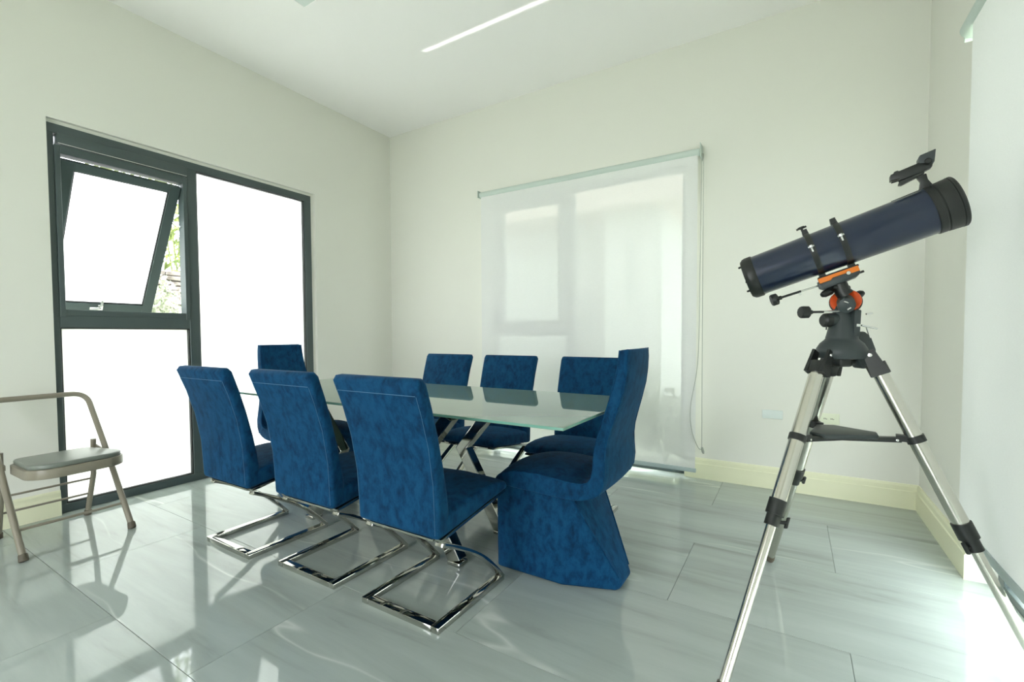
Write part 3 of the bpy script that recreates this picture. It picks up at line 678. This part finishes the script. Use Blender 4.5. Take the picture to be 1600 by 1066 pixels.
# three legs: each with bracket, steel tubes, lock collar, foot
legs = {'far': (Vector((3.870, -1.583, .973)), Vector((3.668, -1.178, 0)), .484, .545, .020),
        'left': (Vector((3.829, -1.727, .979)), Vector((3.577, -2.172, 0)), .463, .528, .0225),
        'right': (Vector((3.980, -1.655, .979)), Vector((4.414, -1.713, 0)), .522, .590, .0225)}
coll = []
for nm, (J, Ft, t0, t1, rr) in legs.items():
    J = J-O; Ft = Ft-O; d = (Ft-J); dn_ = d.normalized(); side = dn_.cross(Vector((0, 0, 1))).normalized(); outw = side.cross(dn_).normalized()
    bm = bm_new(); tube(bm, [J+d*.03, J+d*t0], rr, 28); lg = obj('leg', bm, M['steel'], ts)
    bm = bm_new(); tube(bm, [J+d*(t1-.02), J+d*.985], .0145, 24); obj('lower_tube', bm, M['steel'], lg)
    bm = bm_new(); tube(bm, [J+d*(t0-.012), J+d*((t0+t1)/2)], rr+.0045, 28); tube(bm, [J+d*((t0+t1)/2), J+d*t1], rr-.001, 28); obj('lock_collar', bm, M['black'], lg)
    bm = bm_new(); q = J+d*(t1-.012); kd = {'far': rv, 'left': (rv*.9-fv*.3), 'right': (-rv*.9-fv*.35)}[nm]; kd = Vector(kd).normalized()
    tube(bm, [q+kd*(rr-.004), q+kd*(rr+.018)], .006, 10)
    hull_pts = [q+kd*(rr+x)+dn_*y+kd.cross(dn_).normalized()*z for x in (.014, .024) for y in (-.018, .018) for z in (-.005, .005)]
    bm2 = bm_new(); hull(bm2, hull_pts); bevel(bm2, .002, 1); obj('lock_knob', bm2, M['black'], lg); obj('lock_bolt', bm, M['black'], lg)
    bm = bm_new(); lathe(bm, [(.017, -.03), (.018, -.012), (.015, 0), (.006, .006)], Ft-dn_*.006+Vector((0, 0, .004)), dn_, 20)
    for v in bm.verts: v.co.z = max(v.co.z, 0)
    obj('foot', bm, M['rubber'], lg)
    # bracket at the head
    bm = bm_new(); up = J-dn_*.035
    for s in (-1, 1):
        hull_p = [up+side*s*.028+outw*.016, up+side*s*.028-outw*.016, up+side*s*.020+outw*.016, up+side*s*.020-outw*.016,
                  J+dn_*.052+side*s*.030+outw*.026, J+dn_*.052+side*s*.030-outw*.026, J+dn_*.052+side*s*.018+outw*.026, J+dn_*.052+side*s*.018-outw*.026]
        b3 = bm_new(); hull(b3, hull_p); me = bpy.data.meshes.new('tmp'); b3.to_mesh(me); b3.free(); bm.from_mesh(me); bpy.data.meshes.remove(me)
    tube(bm, [J+dn_*.012, J+dn_*.052], .029, 20)
    obj('leg_bracket', bm, M['black'], ts)
    bm = bm_new(); hd = side if side.dot(fv) < 0 else -side
    lathe(bm, [(.007, 0), (.006, .004), (.0, .005)], J-dn_*.02+hd*.028, hd, 14); obj('bolt', bm, M['silver'], ts)
    # collar that carries the spreader
    tc = .258; P = J+d*tc
    bm = bm_new(); tube(bm, [P-dn_*.011, P+dn_*.011], rr+.0035, 28)
    inw = (Vector((0, 0, P.z))-P).normalized()
    hull_p = [P+inw*a+side*b+Vector((0, 0, c)) for a in (.015, .05) for b in (-.016, .016) for c in (-.011, .009)]
    b3 = bm_new(); hull(b3, hull_p); me = bpy.data.meshes.new('tmp'); b3.to_mesh(me); b3.free(); bm.from_mesh(me); bpy.data.meshes.remove(me)
    obj('collar', bm, M['black'], lg); coll.append((P, inw))
# spreader arms and tray
cc = sum((p for p, _ in coll), Vector())/3
for P, inw in coll:
    bm = bm_new(); e = Vector((cc.x, cc.y, cc.z-.012)); s = P+inw*.035+Vector((0, 0, -.004)); dd = (e-s).normalized(); sd_ = dd.cross(Vector((0, 0, 1))).normalized()
    pts = [s+sd_*a+Vector((0, 0, b)) for a in (-.012, .012) for b in (-.011, .006)]+[e+sd_*a+Vector((0, 0, b)) for a in (-.016, .016) for b in (-.013, .0)]
    hull(bm, pts); bevel(bm, .0015, 1); obj('spreader_arm', bm, M['black'], ts)
    bm = bm_new(); lathe(bm, [(.004, 0), (.004, .003), (0, .004)], s+dd*.012-Vector((0, 0, .003))+(sd_ if sd_.dot(fv) < 0 else -sd_)*.013, (sd_ if sd_.dot(fv) < 0 else -sd_), 8); obj('rivet', bm, M['silver'], ts)
bm = bm_new(); pts = []
for P, inw in coll:
    e = cc+(P-cc)*.52; pdir = (P-cc).cross(Vector((0, 0, 1))).normalized()
    pts += [(e+pdir*.03)-cc, (e-pdir*.03)-cc]
pts.sort(key=lambda v: math.atan2(v.y, v.x))
prism(bm, [(v.x, v.y) for v in pts], 0, .014, lambda a, b, h: Vector((cc.x+a, cc.y+b, cc.z-.006+h))); bevel(bm, .004, 2); obj('accessory_tray', bm, M['darkgrey'], ts)
# red dot finder
def plate(name, pts, s0, s1, m, parent, bv=.002):
    bm = bm_new(); prism(bm, pts, s0, s1, lambda p, q, h: TP(p, q, h)); bevel(bm, bv, 2, 25); return obj(name, bm, m, parent)
fd = plate('finder_scope', [(.189, .157), (.183, .139), (.206, .134), (.204, .128), (.262, .126), (.288, .130), (.296, .146), (.270, .158), (.212, .158), (.210, .162), (.200, .162), (.199, .158)], -.014, .014, M['black'], ts)
plate('base_rail', [(.203, .126), (.198, .117), (.206, .113), (.235, .117), (.266, .120), (.268, .127)], -.012, .012, M['black'], fd)
plate('stalk', [(.238, .074), (.274, .072), (.268, .098), (.270, .118), (.246, .120), (.250, .100)], -.011, .011, M['black'], fd)
plate('lens_hood', [(.262, .155), (.266, .172), (.272, .178), (.312, .178), (.304, .158), (.296, .140), (.280, .146)], -.018, .018, M['darkgrey'], fd)
bm = bm_new(); lathe(bm, [(.008, 0), (.009, .003), (.007, .006)], TP(.283, .150, .018), sx, 14); obj('dial', bm, M['black'], fd)
bm = bm_new(); tube(bm, [TP(.184, .132, .006), TP(.205, .130, .006)], .002, 6); obj('switch', bm, M['black'], fd)
plate('finder_shoe', [(.165, .0735), (.165, .0755), (.245, .0765), (.245, .0735)], -.010, .010, M['gasket'], tu, .0003)

# ------------------------------------------------------------------ outside
bm = bm_new(); box(bm, -14, 16, -18, 16, -.3, -.13); struct(obj('outdoor_ground', bm, M['lawn'], smooth=False))  # ground outside, lawn and paving
# stone garden wall seen through the open sash
gw = thing('garden_wall', 'weathered stone garden wall outside the open sash', 'wall', (-2.6, -.5, -.13))
bm = bm_new(); box(bm, -.25, -.03, -3.2, 2.2, 0, 1.93); obj('core', bm, M['stone'], gw, smooth=False)
sc_ = []
for k in range(4):
    bm = bm_new(); Lw = .16+.07*k; box(bm, 0, .05, 0, Lw, 0, .05)
    for v in bm.verts: v.co += Vector((random.uniform(-.006, .006), random.uniform(-.012, .012), random.uniform(-.007, .007)))
    bevel(bm, .006, 1); o = obj('stone', bm, M['stone'], gw); sc_.append((o, Lw)); o.hide_render = False
zz = 1.0; first = [True]*4
while zz < 1.93:
    yy = -1.9+random.uniform(0, .1)
    while yy < .6:
        k = random.randrange(4); o, Lw = sc_[k]
        if first[k]: first[k] = False
        else: o = o.copy(); COL.objects.link(o)
        o.location = (-.04+random.uniform(0, .03), yy, zz); yy += Lw+.008
    zz += .058
def leaves(name, centre, rad, n, size, m, parent, droop=.3, long=4):
    bm = bm_new()
    for _ in range(n):
        while True:
            p = Vector([random.uniform(-1, 1) for _ in range(3)])
            if .35 < p.length < 1: break
        p = Vector((p.x*rad[0], p.y*rad[1], p.z*rad[2]))+Vector(centre)
        d = Vector((random.uniform(-1, 1), random.uniform(-1, 1), random.uniform(-1, .4)-droop)).normalized(); s = d.cross(Vector((random.random(), random.random(), .3))).normalized()
        L = size*random.uniform(.6, 1.3); w = L/long; nn = s.cross(d)*w*.3
        v = [bm.verts.new(q) for q in (p, p+d*L*.4+s*w+nn, p+d*L, p+d*L*.4-s*w+nn)]; bm.faces.new(v)
    o = obj(name, bm, m, parent, smooth=False); o['kind'] = 'stuff'; return o
bb = thing('bamboo_clump', 'yellow-green bamboo above the stone garden wall outside', 'plant', (-3.4, -.3, -.13))
for i in range(7):
    bm = bm_new(); a = i*.9; x, y = math.cos(a)*.3, math.sin(a)*.45
    tube(bm, smooth_path([(x, y, 0), (x*1.1, y*1.1, 1.6), (x*1.8, y*1.7, 3.3), (x*2.6+.2, y*2.4, 4.2)], 4), .016, 7, r2=.005); obj('culm', bm, M['leaf'], bb)
leaves('foliage', (.2, 0, 3.2), (.9, 1.3, 1.3), 2600, .17, M['leaf'], bb, .5, 7)
sb = thing('garden_shrub', 'pale bushy shrub in front of the stone garden wall', 'plant', (-1.75, -1.48, -.13))
for i in range(5):
    bm = bm_new(); a = i*1.3; tube(bm, [(0, 0, 0), (math.cos(a)*.08, math.sin(a)*.08, 1.0), (math.cos(a)*.05, math.sin(a)*.05, 1.7)], .010, 6, r2=.004); obj('stem', bm, M['leaf2'], sb)
leaves('foliage', (0, 0, 1.25), (.24, .24, .58), 1500, .075, M['leaf2'], sb, -.3, 4)
s2 = thing('garden_bush', 'leafy bush outside the lower right corner of the back window', 'plant', (2.75, .75, -.13))
for i in range(5):
    bm = bm_new(); a = i*1.3; tube(bm, [(0, 0, 0), (math.cos(a)*.2, math.sin(a)*.12, .5)], .008, 6, r2=.003); obj('stem', bm, M['leaf'], s2)
leaves('foliage', (0, 0, .38), (.40, .25, .30), 900, .07, M['leaf2'], s2, 0, 2.4)
# neighbouring house behind the sheer blind
nh = thing('neighbour_house', 'white rendered neighbouring house with pink soffit, behind the sheer blind', 'house', (0, 3.0, -.13))
bm = bm_new(); box(bm, 1.34, 2.17, 0, 3, 0, 2.99); obj('front_bay', bm, M['house'], nh, smooth=False)
bm = bm_new(); box(bm, -3.0, 1.34, .6, 3, 0, 3.3); obj('wall', bm, M['house'], nh, smooth=False)
bm = bm_new(); box(bm, -3.2, 2.5, -.35, 3, 2.99, 3.12); obj('soffit', bm, M['eave'], nh, smooth=False)
bm = bm_new(); box(bm, -3.2, 2.5, -.35, 3, 3.12, 4.6); obj('upper_storey', bm, M['eave'], nh, smooth=False)
bm = bm_new(); box(bm, 1.68, 1.76, -.015, 0.0, 1.75, 2.55); bevel(bm, .003, 1); obj('window', bm, M['slate'], nh)
bm = bm_new(); box(bm, -3, .75, -.3, -.15, 0, 2.4); 
tag(obj('boundary_wall', bm, M['slate'], smooth=False), 'grey boundary wall outside the left half of the back window', 'wall').location = (0, 3.0, -.13)
